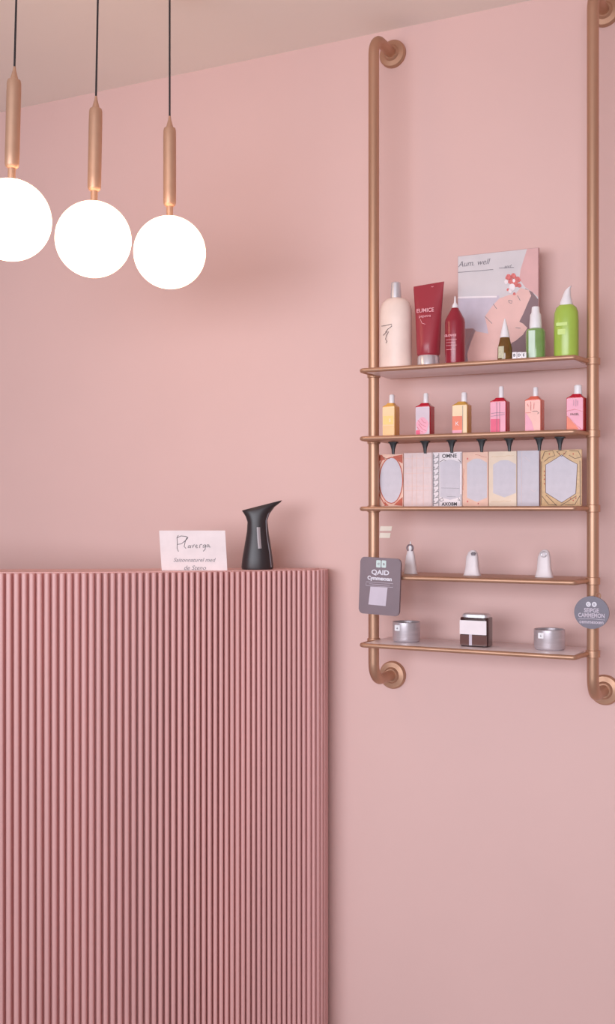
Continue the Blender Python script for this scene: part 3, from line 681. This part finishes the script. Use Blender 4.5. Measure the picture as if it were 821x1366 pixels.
bm = bmesh.new(); tube(bm, [(.013+.005*cos(a), .002, R+.001+.006*sin(a)) for a in [2*pi*j/18 for j in range(18)]], .0013, 8, True); tag(finish('hanging_loop', bm, M['bronze'], r), 'small bronze loop')
bm = bmesh.new(); box(bm, -.010, .010, .0029, .0165, -.008, .008, .001); finish('back_clip', bm, M['tag2'], r, loc=(TR-tc, 0, 0))

# ------------------------------------------------------------------ patches of reflected light on the wall, built as thin cream plates
for (x0, x1, y0, y1, lab) in ((507, 522.5, 702, 708, 'tiny cream plate painted as reflected light on the wall under the middle shelf, upper of two'), (506.5, 520.5, 711, 717.5, 'tiny cream plate painted as reflected light on the wall under the middle shelf, lower of two')):
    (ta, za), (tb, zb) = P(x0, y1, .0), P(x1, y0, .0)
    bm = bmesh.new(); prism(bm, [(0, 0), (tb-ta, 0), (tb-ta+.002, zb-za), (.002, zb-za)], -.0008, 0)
    o = finish('painted_light_patch', bm, M['light_patch']); o.location = W(ta, 0, za); o.rotation_euler = (0, 0, -A); tag(o, lab, 'light_patch', 'painted light patches on the wall')

# ------------------------------------------------------------------ on the counter
Yd = 2.385*KC; k = Yd/F
r = thing('soap_dispenser', 'charcoal black spouted soap dispenser standing on the reception counter', 'dispenser', ((344-410.5)*k, Yd, CZ), 0)
def zz_(py): return (760.0-py)*k
X = lambda px: (px-344)*k
def sec(pyl, pyr, l, rr, d, e=2.2, cy=0):
    hw = (X(rr)-X(l))/2; z = (zz_(pyl)+zz_(pyr))/2; tl = (zz_(pyr)-zz_(pyl))/(2*hw)
    return (z, hw, d, e, (X(l)+X(rr))/2, cy, tl)
bm = bmesh.new()
loft(bm, [sec(760, 760, 323, 364, .029), sec(757, 757, 322.3, 365, .030), sec(745, 745, 323.5, 364, .029), sec(725, 725, 327, 361, .026), sec(710, 709, 329.5, 358.5, .023),
          sec(697, 695, 330.3, 357, .020), sec(690, 686, 328, 360, .0195), sec(685, 677, 325, 366.5, .019), sec(682.5, 670.5, 323.2, 375, .017), sec(681.5, 668.0, 323.5, 376.5, .0145), ], 48)
for v in bm.verts:                       # gentle dome over the slanted lid, spout dips to its lip
    pass
b = finish('dispenser_body', bm, M['dispenser'], r, ang=50)
bm = bmesh.new(); 
tube(bm, [(X(345.5), -.0232, zz_(704)), (X(346.2), -.0252, zz_(718)), (X(347.5), -.0270, zz_(732))], [.0042, .0042, .0042], 4); finish('level_window', bm, M['window'], b)
bm = bmesh.new(); tube(bm, [(X(359.5), -.009, zz_(683)), (X(355.5), -.012, zz_(695)), (X(356), -.0145, zz_(712)), (X(360), -.0165, zz_(735)), (X(362.5), -.0165, zz_(757))], [.0012]*5, 8); finish('seam', bm, M['greyline'], b)

Yc = 2.335*KC; k = Yc/F
r = thing('counter_card', 'small white card with handwritten script standing on the reception counter', 'card', ((258-410.5)*k, Yc, CZ), 0)
def cp(px, py): return ((px-258)*k, (761.2-py)*k+.0)
bm = bmesh.new(); prism(bm, [(cp(216, 0)[0], 0), (cp(303.5, 0)[0], 0), cp(300.5, 708), cp(212.5, 708)], -.0015, .0015); finish('card_sheet', bm, M['paper'], r)
bm = bmesh.new(); prism(bm, [(-.015, 0), (.015, 0), (.010, .03), (-.010, .03)], .0015, .004); box(bm, -.015, .015, .0015, .03, 0, .002); finish('card_stand', bm, M['paper'], r)
def cs(cx, cy): return cp(200+cx/6.84, 700+cy/6.84)
script = [[(262, 98), (248, 118), (252, 160), (250, 215), (262, 246)], [(248, 122), (285, 104), (330, 108), (350, 118)], [(250, 182), (288, 176), (322, 150), (348, 122), (340, 118), (325, 150), (314, 200), (330, 218)],
          [(368, 190), (352, 196), (350, 212), (364, 210), (372, 190), (374, 214)], [(384, 186), (392, 212), (404, 184), (412, 186)], [(418, 200), (436, 194), (428, 184), (418, 198), (426, 214), (440, 210)],
          [(456, 214), (458, 186), (470, 180), (478, 186)], [(506, 184), (488, 190), (486, 210), (504, 204), (510, 184), (506, 226), (488, 244)], [(536, 182), (522, 188), (520, 206), (534, 202), (540, 184), (544, 206), (556, 206)]]
strokes('script_lettering', [[cs(*q) for q in l] for l in script], .0013, -.0015, M['ink'], r)
t0 = cs(405, 324); text('small_lettering', 'Saisonnaturel med', .0135, t0[0], -.0018, t0[1], M['greyline'], r, shear=.3, sx=1.0)
t0 = cs(410, 396); text('small_lettering', 'de Steno', .0150, t0[0], -.0018, t0[1], M['greyline'], r, shear=.3, sx=1.0)
